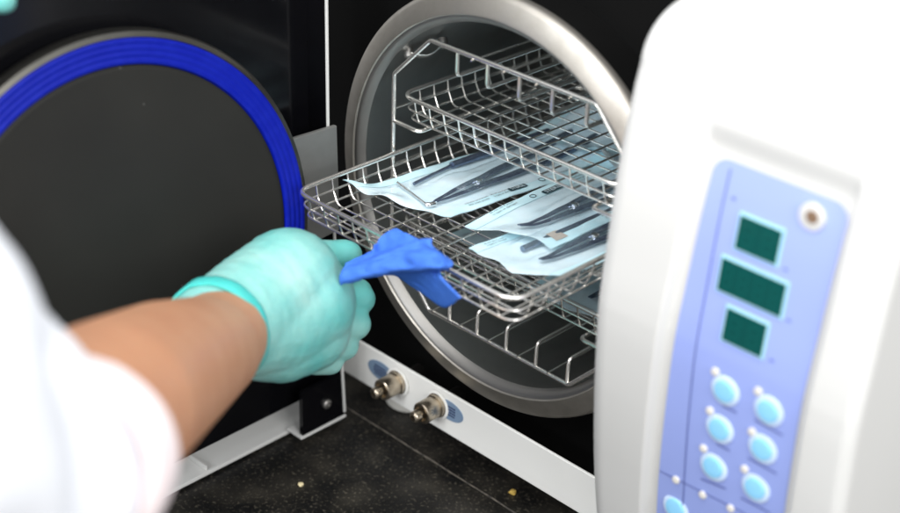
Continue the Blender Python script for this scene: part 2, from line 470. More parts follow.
def on_panel(px, py, off=0):
    y = -.055
    for _ in range(6):
        p = at(px, py, 1, y-off); y = prof_s(p.z)+.0052
    return p
def pmesh(poly, off0, off1):
    """polygon of (x, z) laid on the curved panel, from height off0 to off1"""
    n = len(poly)
    v = [(x, panel_y(x, z, off0), z) for x, z in poly]+[(x, panel_y(x, z, off1), z) for x, z in poly]
    f = [tuple(range(n)), tuple(range(n, 2*n))]+[(i, (i+1) % n, n+(i+1) % n, n+i) for i in range(n)]
    return v, f
PX0, PX1, PZ1, PR = .1868, .2626, .1185, .0085
v, f = [], []
zr = []
for k in range(9): zr.append(PZ1-PR+PR*math.cos(k/8*PI/2))
z = PZ1-PR
while z > -.172: z -= .003; zr.append(z)
for z in zr:
    ins = PR-math.sqrt(max(0, PR*PR-max(0, z-(PZ1-PR))**2))
    v.append((PX0+ins-(PZ1-z)*.045, panel_y(0, z, .0008), z)); v.append((PX1-ins-(PZ1-z)*.024, panel_y(0, z, .0008), z))
for k in range(len(zr)-1): f.append((2*k, 2*k+1, 2*k+3, 2*k+2))
cp = obj('control_panel', (v, f), M['panelblue'], A)
def strip_line(a, b, w):
    pa, pb = on_panel(*a), on_panel(*b)
    d = Vector((pb.x-pa.x, pb.z-pa.z)); L = d.length; d.normalize(); nrm = Vector((-d.y, d.x))*w/2
    g = []; n = max(1, int(L/.006))
    for k in range(n):
        s0, s1 = L*k/n, L*(k+1)/n
        q = [(pa.x+d.x*s+nrm.x*e, pa.z+d.y*s+nrm.y*e) for s, e in ((s0, -1), (s1, -1), (s1, 1), (s0, 1))]
        g.append(([(x, panel_y(x, z, .0012), z) for x, z in q], [(0, 1, 2, 3)]))
    return join(*g)
obj('printed_line', strip_line((732, 168), (684.6, 497.5), .0007), M['panelline'], cp)
obj('printed_line', strip_line((684.6, 497.5), (680, 530), .0007), M['panelline'], cp)
obj('printed_line', strip_line((660.7, 470), (747, 513), .0008), M['panelline'], cp)
for a, b in (((724, 405), (738, 412)), ((756, 419), (784, 434.5)), ((718, 443), (731, 450)), ((749, 457), (778, 473)), ((702, 478), (727, 488)), ((742, 497), (771, 512))):
    obj('printed_underline', strip_line(a, b, .0011), M['panelline'], cp)
def disp(q, digits):
    P = [on_panel(*c) for c in q]
    xa = (P[0].x+P[3].x)/2; xb = (P[1].x+P[2].x)/2; zt = (P[0].z+P[1].z)/2; zb = (P[2].z+P[3].z)/2
    e = .0012
    o = obj('display', pmesh([(xa-e, zb-e), (xb+e, zb-e), (xb+e, zt+e), (xa-e, zt+e)], .0008, .0015), M['dispframe'], A, smooth=False)
    obj('display_window', pmesh([(xa, zb), (xb, zb), (xb, zt), (xa, zt)], .0015, .0022), M['display'], o, smooth=False)
    w = (xb-xa)/digits; g = []
    for k in range(digits):
        x0, x1 = xa+w*(k+.24), xa+w*(k+.76); h = zt-zb
        z0, z1, zm = zb+h*.2, zt-h*.2, (zt+zb)/2; t = .0006
        for qd in ((x0, x1, z0-t, z0+t), (x0, x1, zm-t, zm+t), (x0, x1, z1-t, z1+t), (x0-t, x0+t, z0+.001, zm-.001), (x1-t, x1+t, z0+.001, zm-.001),
                   (x0-t, x0+t, zm+.001, z1-.001), (x1-t, x1+t, zm+.001, z1-.001)):
            g.append(([(x, panel_y(x, z, .0024), z) for x, z in ((qd[0], qd[2]), (qd[1], qd[2]), (qd[1], qd[3]), (qd[0], qd[3]))], [(0, 1, 2, 3)]))
    obj('unlit_segments', join(*g), M['seg'], o, smooth=False)
disp([(742, 214), (783.5, 230), (778.5, 263), (738, 247.5)], 2)
disp([(724, 257), (787.4, 282.6), (783.5, 314.6), (720, 289.6)], 4)
disp([(729.7, 307), (768, 323.5), (764, 355), (724, 339)], 2)
def disc(px, py, r, h, name, m, parent, sq=1.0):
    p = on_panel(px, py)
    prof = [(.0006, r), (h*.7, r), (h*.93, r*.94), (h, r*.82), (h*1.02, r*.4), (h*1.02, .0001)]
    return obj(name, lathe(prof, axis_m((p.x, panel_y(p.x, p.z), p.z), (0, -1, 0)), 32), m, parent), p
for px, py in ((726.5, 390), (770, 410), (721, 428), (764, 448), (715, 466), (757, 487), (677, 507)):
    o, p = disc(px, py, .0086, .0018, 'button', M['buttonring'], A)
    disc(px, py, .0062, .0030, 'button_cap', M['button'], o)
for px, py in ((716.6, 371), (759.4, 390.6), (711.3, 410), (753.4, 431), (705, 447.6), (746, 468.3), (677.4, 479), (704, 494), (732, 507.5)):
    disc(px, py, .0023, .0020, 'indicator_light', M['led'], A)
for px, py in ((785, 268), (788, 319), (771, 359), (733, 197.)):
    obj('printed_mark', strip_line((px, py), (px+4, py+1.6), .0012), M['panelline'], cp)
o, p = disc(814, 216, .0070, .0030, 'sensor_port', M['white'], A)
obj('port_hole', lathe([(.0031, .0034), (.0036, .0032), (.0036, .0001)], axis_m((p.x+.0008, panel_y(0, p.z), p.z+.0008), (0, -1, 0)), 20), M['knobhole'], o)

# ---- door, swung open 90 degrees
DX = -.1135
edge = [(.25, -.0335), (.114, -.0336), (.031, -.0330), (-.045, -.0280), (-.199, -.0185)]   # z, y of the hinge side edge
inner = [(y, z) for z, y in edge[:4]]
innr = [(y-.0004, z) for y, z in inner]+[(-.0205, -.186), (-.40, -.186), (-.40, .25)]
door = obj('door', prism([(a, b) for a, b in innr], 0, DX-.0215, DX-.019), M['gloss'], A, smooth=False)
# white shell: outer skin behind, side wall, floor
sh = []
e2 = [(y, z) for z, y in edge]
w = .0019
sh.append(prism(e2+[(y-w, z) for y, z in e2[::-1]], 0, DX-.0016, DX))
obj('side_wall', prism([(y-.0002, z) for y, z in e2]+[(y-w+.0002, z) for y, z in e2[::-1]], 0, DX-.05, DX-.0017), M['gloss'], door, smooth=False)
sh.append(prism([(-.02, -.2045), (-.02, -.2075), (-.40, -.2075), (-.40, -.2045)], 0, DX-.05, DX-.0165))
sh.append(prism([(-.022, -.200), (-.022, .25), (-.40, .25), (-.40, -.2045)], 0, DX-.055, DX-.0505))
sh.append(prism([(-.0185, -.2035), (-.0185, -.2015), (-.0610, -.2015), (-.0610, -.2035)], 0, DX-.016, DX))
obj('door_shell', join(*sh), M['white'], door, smooth=False, bevel=.0004)
r0 = at(207, 464, 0, DX-.016)
obj('shell_rib', prism([(r0.y, -.2043), (r0.y+.0015, -.2043), (r0.y+.0015, -.2005), (r0.y, -.2005)], 0, DX-.045, DX-.018), M['white'], door, smooth=False, bevel=.0003)
obj('corner_plate', prism([(-.0195, -.2014), (-.0200, -.165), (-.0588, -.165), (-.0588, -.2014)], 0, DX-.0045, DX-.0010), M['gloss'], door, smooth=False)
sp = at(327, 404, 0, DX)
sc = obj('screw', lathe([(-.001, .0036), (.0008, .0036), (.0016, .0028), (.0019, .0012), (.0012, .0010), (.0010, .0001)], axis_m(sp, (1, 0, 0)), 20), M['lip'], door)
hp = [(-.030, .0312), (-.0285, -.012), (-.0280, -.0455), (-.088, -.0500), (-.088, .0335)]
obj('hinge_plate', prism(hp, 0, DX+.0006, DX+.0036), M['hinge'], door, smooth=False, bevel=.0006)

tl, ta = math.radians(7.4), math.radians(-1.2)
DM = axis_m((-.0970, -.2003, 0), (math.cos(tl)*math.cos(ta), math.cos(tl)*math.sin(ta), math.sin(tl)))
obj('door_plate', lathe([(-.0120, .115), (-.0120, .1318), (-.0105, .1330), (-.0040, .1330), (-.0018, .1320), (-.0010, .1290), (-.0030, .1286), (-.0030, .110)], DM, 160), M['platerim'], door)
gp = [(-.0030, .1287)]
for k in range(4):
    r1 = .1284-k*.00365
    gp += [(-.0001, r1), (.0002, r1-.0007), (.0003, r1-.0017), (.0002, r1-.0026), (-.0001, r1-.0033)]
gp += [(-.0010, .1138), (-.0030, .1130)]
obj('gasket', lathe(gp, DM, 200), M['gasket'], door)
obj('plate_face', lathe([(-.0030, .1134), (-.0016, .1132), (-.0010, .1124), (-.0010, .1100), (-.0010, .0001)], DM, 160), M['plate'], door)

# ------------------------------------------------------------------ rack
YR = .003
rk = thing('instrument_rack', 'octagonal wire rack standing inside the round chamber holding three trays', 'rack', (0, .15, -.097))
oct_ = [(-.0918, .064), (-.060, .0956), (.0735, .0956), (.100, .066), (.100, -.064), (.0705, -.0952), (-.054, -.0952), (-.0918, -.052)]
RW = .00155
for nm, y in (('front_loop', YR), ('back_loop', .285)):
    obj(nm, tube(fillet([(x, y, z) for x, z in oct_], .005, 5, True), RW, True, 10), M['wire'], rk)
hx = [-.0365, -.0112, .0147, .0405, .0668]
for x in hx:
    obj('upper_hook', tube(fillet([(x, YR, .0945), (x, YR, .0790), (x, .285, .0790)], .004), .0013, seg=8), M['wire'], rk)
    obj('lower_hook', tube(fillet([(x+.002, YR, -.0945), (x+.002, YR, -.0770), (x+.002, .285, -.0770)], .004), .0013, seg=8), M['wire'], rk)
for i in range(6):
    x = hx[0]-.0125+i*.0258
    obj('long_rod', tube([(x, YR-.0022, -.0932), (x, .287, -.0932)], .0008, seg=6), M['wire'], rk)
    if 0 < i: obj('long_rod', tube([(x, YR-.0022, .0935), (x, .287, .0935)], .0008, seg=6), M['wire'], rk)
for s, xp in ((1, -.0918), (-1, .100)):
    for zt in (.0312, -.0088, -.0585):
        pth = fillet([(xp, YR, zt), (xp+s*.024, YR, zt), (xp+s*.024, .285, zt)], .004)
        obj('tray_guide', tube(pth, .0014, seg=8), M['wire'], rk)
        obj('long_rod', tube([(xp-s*.001, YR, zt+.008), (xp-s*.001, .285, zt+.008)], .0009, seg=6), M['wire'], rk)

# ------------------------------------------------------------------ trays
TW, TL, TH = .0912, .265, .0165
SX = 2*TW/14
def make_tray(loc, label):
    t = thing('wire_tray', label, 'tray', loc, 'wire trays in the rack')
    o = Vector(loc)
    def W(x, y, z): return o+Vector((x, y, z))
    def rect(w, y0, y1, z, r, n=5): return fillet([W(-w, y0, z), W(w, y0, z), W(w, y1, z), W(-w, y1, z)], r, n, True)
    obj('rim', tube(rect(TW, 0, TL, 0, .012, 7), .0015, True, 12), M['wire'], t)
    obj('side_wire', tube(rect(TW-.0008, .0012, TL-.0012, -TH*.52, .011), .00076, True, 8), M['wire'], t)
    obj('side_wire', tube(rect(TW-.0022, .0035, TL-.0035, -TH*.97, .010), .00076, True, 8), M['wire'], t)
    g = []
    n = 14
    for i in range(1, n):                     # wires running into the chamber
        x = -TW+SX*i
        p = [W(x, -.0006, .0006), W(x, .0012, -TH*.5), W(x, .0040, -TH), W(x, TL-.004, -TH), W(x, TL-.0012, -TH*.5), W(x, 0.0006+TL, .0006)]
        g.append(tube(fillet(p,   .004, 3), .00066, seg=6))
    obj('long_wires', join(*g), M['wire'], t)
    g = []
    ny = int(TL/SX)
    for j in range(1, ny+1):
        y = SX*j+.004
        if y > TL-.004: continue
        p = [W(-TW-.0006, y, .0006), W(-TW+.0012, y, -TH*.55), W(-TW+.0055, y, -TH-.0012), W(TW-.0055, y, -TH-.0012), W(TW-.0012, y, -TH*.55), W(TW+.0006, y, .0006)]
        g.append(tube(fillet(p, .006, 4), .00066, seg=6))
    obj('cross_wires', join(*g), M['wire'], t)
    return t
CX = .0040
make_tray((.0032, .0055, .0500), 'empty top wire tray pushed fully into the chamber')
make_tray((.0045, -.0848, .0105), 'middle wire tray pulled out, loaded with pouches, blue wipe on its rim')
make_tray((.0040, .0068, -.0395), 'bottom wire tray under the pulled out tray, with shaded pouches in it')

# ------------------------------------------------------------------ pouches and instruments
FONTS = {}
def text_geo(s, size):
    cu = bpy.data.curves.new('lettering', 'FONT'); cu.body = s; cu.size = size; cu.resolution_u = 2
    ob = bpy.data.objects.new('lettering', cu); C.objects.link(ob)
    dg = bpy.context.evaluated_depsgraph_get()
    me = bpy.data.meshes.new_from_object(ob.evaluated_get(dg))
    v = [tuple(p.co) for p in me.vertices]; f = [tuple(p.vertices) for p in me.polygons]
    bpy.data.objects.remove(ob); bpy.data.curves.remove(cu); bpy.data.meshes.remove(me)
    return v, f

class Pouch:
    def __init__(s, origin, ang, W, L, zf, bulges=(), curls=(), skew=0, seed=0, wave=.0008, roll=0, cut=None):
        sh_ = (.0034, -.0028) if zf > -.02 else (0, 0)
        s.o = Vector((origin[0]+sh_[0], origin[1]+sh_[1], 0)); s.zf = zf; s.W, s.L = W, L
        s.ey = Vector((math.sin(ang), math.cos(ang), 0)); s.ex = Vector((math.cos(ang), -math.sin(ang), 0))
        s.b, s.c, s.skew, s.seed, s.wave, s.roll = bulges, curls, skew, seed, wave, roll; s.cut = cut
    def base(s, u, v):
        z = s.zf+s.wave*(1+noise.noise((u*28, v*22, s.seed)))+.0006*noise.noise((u*90, v*70, s.seed+4))+s.roll*u
        for (cu, cv, h, r) in s.c: z += h*math.exp(-((u-cu)**2+(v-cv)**2)/(r*r))
        return z
    def pt(s, u, v, up=0):
        vv = v+(s.skew*u+(max(0, u-s.cut[0])*s.cut[1] if s.cut else 0))*max(0, 1-v/.08)+.0032*noise.noise((u*70, s.seed, 1.5))*max(0, 1-v/.04)
        p = s.o+s.ex*u+s.ey*vv; p.z = s.base(u, v)+up; return p
    def bulge(s, u, v):
        e = min(s.W/2-abs(u)-.0075, v-.012, s.L-.012-v)
        if e <= 0: return 0
        k = sstep(e/.012); h = .0006
        for (u0, v0, u1, v1, hh, w) in s.b:
            d = Vector((u1-u0, v1-v0)); t = max(0, min(1, ((u-u0)*d.x+(v-v0)*d.y)/d.length_squared))
            q = Vector((u0+d.x*t-u, v0+d.y*t-v)).length
            h = max(h, (hh-.0014)*math.exp(-(q/(w*1.12))**4))
        h += .0020*max(0, 1-2.2*abs(noise.noise((u*48+9+v*12, v*16, s.seed))))+.0008*abs(noise.noise((u*90, v*60, s.seed+2)))
        return h*k
    def grid(s, up, bul):
        nu, nv_ = 40, int(s.L/.0028)
        v, f, fi = [], [], []
        for j in range(nv_+1):
            for i in range(nu+1):
                u = -s.W/2+s.W*i/nu; vv = s.L*j/nv_
                v.append(s.pt(u, vv, up+(s.bulge(u, vv) if bul else 0)))
        for j in range(nv_):
            for i in range(nu):
                a = j*(nu+1)+i; f.append((a, a+1, a+nu+2, a+nu+1))
                uc = -s.W/2+s.W*(i+.5)/nu; vc = s.L*(j+.5)/nv_
                fi.append(1 if (abs(uc) > s.W/2-.0085 or vc > s.L-.010) else 0)
        return v, f, fi
    def build(s, label, prints=()):
        t = thing('sterilisation_pouch', label, 'pouch', s.pt(0, 0), 'sterilisation pouches on the trays')
        g = s.grid(0, False)
        obj('paper_back', g, M['paper'], t, recalc=False)
        v, f, fi = s.grid(.0005, True)
        obj('film_front', (v, f), None, t, mats=[M['film'], M['seal']], fi=fi, recalc=False)
        for pr in prints:
            if pr[0] == 'box':
                _, u, vv, txt = pr
                L_, h_ = .017, .0046
                q = []
                for k in range(24):
                    a = 2*PI*k/24; cx = (L_/2-.0015)*(1 if math.cos(a) > 0 else -1); cy = (h_/2-.0015)*(1 if math.sin(a) > 0 else -1)
                    q.append((cx+.0015*math.cos(a), cy+.0015*math.sin(a)))
                pv = [s.pt(u-y_, vv+x_, .0011+s.bulge(u-y_, vv+x_)) for x_, y_ in q]
                obj('printed_box', (pv, [tuple(range(24))]), M['ink'], t, smooth=False)
                tv, tf = text_geo(txt, .0044)
                mx = max(p[0] for p in tv)
                pv = [s.pt(u-(p[1]-.0016), vv+(p[0]-mx/2)*.0135/mx, .0015+s.bulge(u-p[1], vv)) for p in tv]
                obj('printed_lettering', (pv, tf), M['paper'], t, smooth=False)
            elif pr[0] == 'txt':
                _, u, vv, lines, size = pr
                gs = []
                for k, ln in enumerate(lines):
                    tv, tf = text_geo(ln, size)
                    gs.append(([s.pt(u-p[1]+k*size*1.15, vv+p[0], .0011+s.bulge(u-p[1]+k*size*1.15, vv+p[0])) for p in tv], tf))
                obj('printed_lettering', join(*gs), M['ink'], t, smooth=False)
            elif pr[0] == 'patch':
                _, u, vv, w_, h_ = pr
                q = [(u+a*w_/2, vv+b*h_/2) for a, b in ((-1, -1), (1, -1), (1, 1), (-1, 1))]
                pg = [(u+(i/8-.5)*w_, vv+(j/8-.5)*h_) for j in range(9) for i in range(9)]
                obj('indicator_patch', ([s.pt(a, b, .0009+s.bulge(a, b)) for a, b in pg], [(j*9+i, j*9+i+1, j*9+i+10, j*9+i+9) for j in range(8) for i in range(8)]), M['beige'], t, recalc=False)
            elif pr[0] == 'ring':
                _, u, vv, r_ = pr
                obj('printed_symbol', tube([s.pt(u+r_*math.cos(k*PI/9), vv+r_*math.sin(k*PI/9), .0011+s.bulge(u, vv)) for k in range(18)], .00025, True, 4), M['ink'], t)
        return t

def forceps(P, u0, v0, u1, v1, spread, label, hook=0, bright=False):
    """pliers lying in pouch P: beak tip at (u0,v0), handle ends at (u1,v1)"""
    a = Vector((u0, v0)); b = Vector((u1, v1)); d = b-a; L = d.length; d.normalize(); nn = Vector((d.y, -d.x))
    def w(s, e, up):
        q = a+d*s+nn*e; p = P.pt(q.x, q.y); p.z = max(P.base(q.x, q.y), P.zf)+up; return p
    t = thing('dental_forceps', label, 'forceps', w(L*.3, 0, .003), 'instruments inside the pouches')
    for sg in (1, -1):
        pth = [(0, sg*.0008-hook*.003), (.008, sg*.0014), (.030, sg*.0030), (.046, sg*.0036), (L*.45, sg*spread*.95), (L*.7, sg*spread*1.3), (L*.9, sg*spread*1.35), (L, sg*spread*1.25)]
        rr = [.0008, .0011, .0018, .0022, .0026, .0031, .0031, .0020]
        pts, rad = [], []
        for k in range(len(pth)-1):
            for m_ in range(6):
                tt = m_/6; pts.append(w(pth[k][0]*(1-tt)+pth[k+1][0]*tt, pth[k][1]*(1-tt)+pth[k+1][1]*tt, .0032)); rad.append(rr[k]*(1-tt)+rr[k+1]*tt)
        for k in range(len(rad)):     # knurled grips
            s_ = (pts[k]-pts[0]).length
            if s_ > L*.45: rad[k] *= 1.06 if k % 2 else .96
        obj('handle', tube(pts, rad, seg=12, flat=.62, upv=(0, 0, 1)), M['tool'], t)
    obj('pivot', lathe([(-.003, .0001), (-.003, .0034), (.0022, .0024), (.0026, .0018), (.0026, .0001)], axis_m(w(.046, 0, .0032), (0, 0, 1)), 18), M['toolbright'], t)
    return t

def probe(P, pts, r, label, bright=True):
    path = []
    for (u, v) in pts:
        p = P.pt(u, v); p.z = P.base(u, v)+.0026; path.append(p)
    path = fillet(path, .004, 5)
    n = len(path)
    t = tag(obj('dental_probe', tube(path, [r*(.45 if k < 2 else 1) for k in range(n)], seg=10), M['toolbright' if bright else 'tool']), label, 'probe', 'instruments inside the pouches')
    return t

def px_uv(P, px, py):
    p = at(px, py, 2, P.zf+.003); d = Vector((p.x, p.y, 0))-P.o
    u, v = d.dot(P.ex), d.dot(P.ey)
    return (u, (v-P.skew*u)/(1-P.skew*u/.08) if v < .08 else v)

ZF = .0105-TH+.0010       # wire floor of the middle tray
# pouch nearest the left rim
B1 = [(.004, .050, -.004, .165, .0072, .0115), (-.012, .014, .010, .020, .0030, .006), (-.020, .050, -.022, .150, .0045, .008)]
P1 = Pouch((-.0553, -.0290), math.radians(6.5), .065, .205, ZF, B1, [(-.034, -.002, .0105, .015), (-.006, .002, .0055, .010), (.0, .205, .010, .05)], skew=.62, seed=1)
P1.build('pale blue instrument pouch along the left rim with one corner curling up', [
    ('box', .0262, .078, 'STERIL'), ('txt', .0250, .052, ['do not use if pouch', 'is open or damaged'], .0026), ('txt', .0252, .026, ['indicator turns brown', 'after steam process'], .0026),
    ('txt', -.0310, .060, ['STEAM'], .0028), ('ring', .0262, .100, .0022), ('txt', .0262, .112, ['sterilisation pouch'], .0028)])
forceps(P1, .014, .013, -.003, .172, .0062, 'dark dental forceps in the pouch along the left tray rim')
probe(P1, [px_uv(P1, 397, 183), px_uv(P1, 427, 206), px_uv(P1, 434, 204)], .0017, 'bright bent probe tip in the pouch along the left tray rim')
probe(P1, [px_uv(P1, 414, 184), px_uv(P1, 452, 166), (-.023, .150)], .0026, 'slim dark probe beside the forceps near the left tray rim', False)
# middle pouch, overlapping the right one
B2 = [(.006, .040, .010, .150, .0075, .0115), (-.012, .05, -.014, .15, .0030, .008)]
P2 = Pouch((.0240, -.0105), math.radians(0.5), .057, .190, ZF+.0040, B2, [(-.030, .0, -.0035, .02), (.004, .0, .0035, .014)], skew=.27, seed=5, roll=-.03)
P2.build('middle pale blue pouch with a beige indicator patch, overlapping its neighbour', [
    ('box', -.0222, .066, 'STERIL'), ('txt', -.0262, .018, ['do not use if pouch', 'is open or damaged'], .0024), ('ring', -.0236, .050, .0019), ('patch', .0205, .0155, .0085, .012),
    ('txt', .0225, .060, ['indicator turns brown', 'after steam process'], .0028), ('txt', -.0238, .086, ['sterilisation pouch', 'steam process'], .0026)])
forceps(P2, .004, .008, .009, .165, .0060, 'dark dental forceps in the middle pouch, beak towards the blue wipe', hook=.6)
# right hand pouch
B3 = [(-.006, .028, -.004, .150, .0070, .009), (.013, .020, .014, .150, .0055, .008)]
P3 = Pouch((.0475, -.0400), math.radians(1.0), .062, .200, ZF, B3, [(-.03, .0, .0010, .02), (.008, .0, .004, .02)], skew=-.08, seed=9, cut=(.010, 1.1))
P3.build('right pale blue pouch lying half under the middle pouch', [('txt', -.0270, .010, ['do not use if pouch', 'is open or damaged'], .0022), ('txt', .0245, .080, ['sterilisation pouch'], .0028)])
probe(P3, [(-.007, .022), (-.005, .150)], .0045, 'thick grey instrument handle in the right pouch', False)
forceps(P3, .010, .022, .014, .165, .0048, 'dark dental forceps in the right pouch near the front corner of the tray')
# pouches further back on the middle tray, seen under the top tray
P4 = Pouch((-.040, .098), math.radians(4), .062, .080, ZF+.003, [], [(-.012, .068, .020, .032)], seed=14)
P4.build('pouch at the back of the middle tray, far end bent up like a tent')
q5 = at(585, 146, 2, .002)
P5 = Pouch((q5.x+.012, q5.y-.010), math.radians(2), .070, .090, ZF+.004, [(0, .03, 0, .08, .006, .012)], [(.006, .0, .012, .013), (-.02, .0, .003, .02)], seed=21)
P5.build('pouch at the back of the middle tray with a wavy raised front edge')
# bottom tray
ZB = -.0395-TH+.0010
P6 = Pouch((-.030, .030), math.radians(-3), .070, .200, ZB, [(0, .04, 0, .15, .006, .011)], [(-.02, 0, .004, .02)], seed=31)
P6.build('teal shaded pouch in the bottom tray seen through the mesh', [])
P7 = Pouch((.050, .018), math.radians(2), .070, .200, ZB, [(.004, .03, 0, .15, .006, .011)], [(.02, 0, .003, .02)], seed=37)
P7.build('shaded pouch in the bottom tray under the right corner of the pulled out tray')
forceps(P7, .006, .018, .002, .16, .0055, 'dark dental forceps in the shaded pouch of the bottom tray')
forceps(P6, .006, .03, .002, .16, .0055, 'dark dental forceps in the teal pouch of the bottom tray')

# ------------------------------------------------------------------ blue wipe over the front rim
def catgrid(rows, nu, nv_):
    def cr(p0, p1, p2, p3, t):
        return .5*((2*p1)+(p2-p0)*t+(2*p0-5*p1+4*p2-p3)*t*t+(3*p1-p0-3*p2+p3)*t**3)
    def samp(lst, t):
        n = len(lst)-1; x = min(t*n, n-1e-6); i = int(x); f_ = x-i
        g = lambda k: lst[max(0, min(n, k))]
        return cr(g(i-1), g(i), g(i+1), g(i+2), f_)
    out = []
    for j in range(nv_+1):
        row = [samp(r_, 0) for r_ in rows]
        for i in range(nu+1):
            col = [samp(r_, i/nu) for r_ in rows]
            out.append(samp(col, j/nv_))
    f = [(j*(nu+1)+i, j*(nu+1)+i+1, (j+1)*(nu+1)+i+1, (j+1)*(nu+1)+i) for j in range(nv_) for i in range(nu)]
    return out, f
def yv(px, py, y): return at(px, py, 1, y-.0045)
# rows go from the pinch in the fingers (left) across the wire to the right; columns from the inner flap over the rim to the outer hem
rows = [
    [yv(346, 264, -.118), yv(370, 252, -.104), yv(380, 239, -.092), yv(394, 229, -.087), yv(404, 233, -.086), yv(413, 238, -.084)],
    [yv(345, 268, -.119), yv(371, 259, -.106), yv(384, 253, -.096), yv(400, 247, -.092), yv(414, 244, -.088), yv(428, 243, -.084)],
    [yv(343, 271, -.121), yv(372, 260, -.114), yv(390, 253, -.107), yv(406, 246, -.100), yv(420, 241, -.093), yv(433, 240, -.086)],
    [yv(342, 274, -.122), yv(372, 264, -.115), yv(391, 257, -.109), yv(408, 250, -.103), yv(422, 246, -.096), yv(434, 248, -.089)],
    [yv(341, 278, -.1225), yv(372, 270, -.1165), yv(395, 262, -.111), yv(417, 256, -.106), yv(437, 254, -.098), yv(452, 262, -.088)],
    [yv(341, 283, -.1225), yv(372, 275, -.117), yv(396, 270, -.112), yv(418, 268.5, -.107), yv(437, 267, -.101), yv(453, 267, -.091)],
    [yv(342, 284, -.121), yv(373, 276.5, -.114), yv(397, 271, -.108), yv(418, 270, -.102), yv(436, 269, -.098), yv(449, 268, -.091)],
    [yv(356, 277, -.112), yv(378, 273, -.103), yv(400, 272, -.095), yv(419, 273, -.092), yv(432, 271, -.093), yv(441, 271, -.093)],
    [yv(372, 277, -.101), yv(388, 273, -.092), yv(404, 278, -.088), yv(420, 282, -.088), yv(434, 281, -.094), yv(445, 281, -.099)],
    [yv(380, 276, -.095), yv(395, 275, -.087), yv(409, 284, -.083), yv(424, 294, -.083), yv(446, 308, -.089), yv(461, 298, -.097)],
]
cv, cf = catgrid(rows, 44, 72)
cv = [p+Vector((.0004, -.0007, .0006))*noise.noise(p*160)*1.4+Vector((0, -.0010, .0010))*(1-2.4*abs(noise.noise(Vector((p.x*45, p.y*150, p.z*150))+Vector((3, 1, 2)))))+Vector((0, -.0004, .0004))*noise.noise(p*420) for p in cv]
cloth = obj('cleaning_wipe', (cv, cf), M['cloth'])
sd = cloth.modifiers.new('thick', 'SOLIDIFY'); sd.thickness = .0012; sd.offset = 0
tag(cloth, 'blue cleaning wipe pinched by the gloved hand over the tray rim', 'cloth')

# ------------------------------------------------------------------ person: arm, glove, sleeve
def capsule_mesh(chains, voxel, smooth_it):
    """chains of (point, radius) fused into ONE continuous surface"""
    bm = bmesh.new()
    for ch in chains:
        for (p0, r0_), (p1, r1_) in zip(ch, ch[1:]):
            L = (p1-p0).length; n = max(2, int(L/(min(r0_, r1_)*.25)))
            n = min(n, 30)
            for k in range(n+1):
                t = k/n; r = r0_*(1-t)+r1_*t
                bmesh.ops.create_icosphere(bm, subdivisions=3, radius=r, matrix=Matrix.Translation(p0.lerp(p1, t)))
    me = bpy.data.meshes.new('body'); bm.to_mesh(me); bm.free()
    ob = bpy.data.objects.new('body', me); C.objects.link(ob)
    m = ob.modifiers.new('fuse', 'REMESH'); m.mode = 'VOXEL'; m.voxel_size = voxel
    s = ob.modifiers.new('soft', 'SMOOTH'); s.iterations = smooth_it; s.factor = .5
    dg = bpy.context.evaluated_depsgraph_get()
    m2 = bpy.data.meshes.new_from_object(ob.evaluated_get(dg))
    v = [p.co.copy() for p in m2.vertices]; f = [tuple(p.vertices) for p in m2.polygons]
    bpy.data.objects.remove(ob); bpy.data.meshes.remove(me); bpy.data.meshes.remove(m2)
    return v, f
def R_(px, d): return px*d/FPX

# forearm
arm = [[(dp(262, 312, .862), .019), (dp(236, 322, .835), .0225), (dp(206, 350, .79), .0292), (dp(160, 374, .715), .0355), (dp(105, 410, .625), .0385), (dp(50, 440, .565), .0365)]]
body = obj('person', capsule_mesh(arm, .0022, 12), M['skin'])
tag(body, 'bare forearm in an aqua glove and white coat sleeve reaching for the tray', 'person')
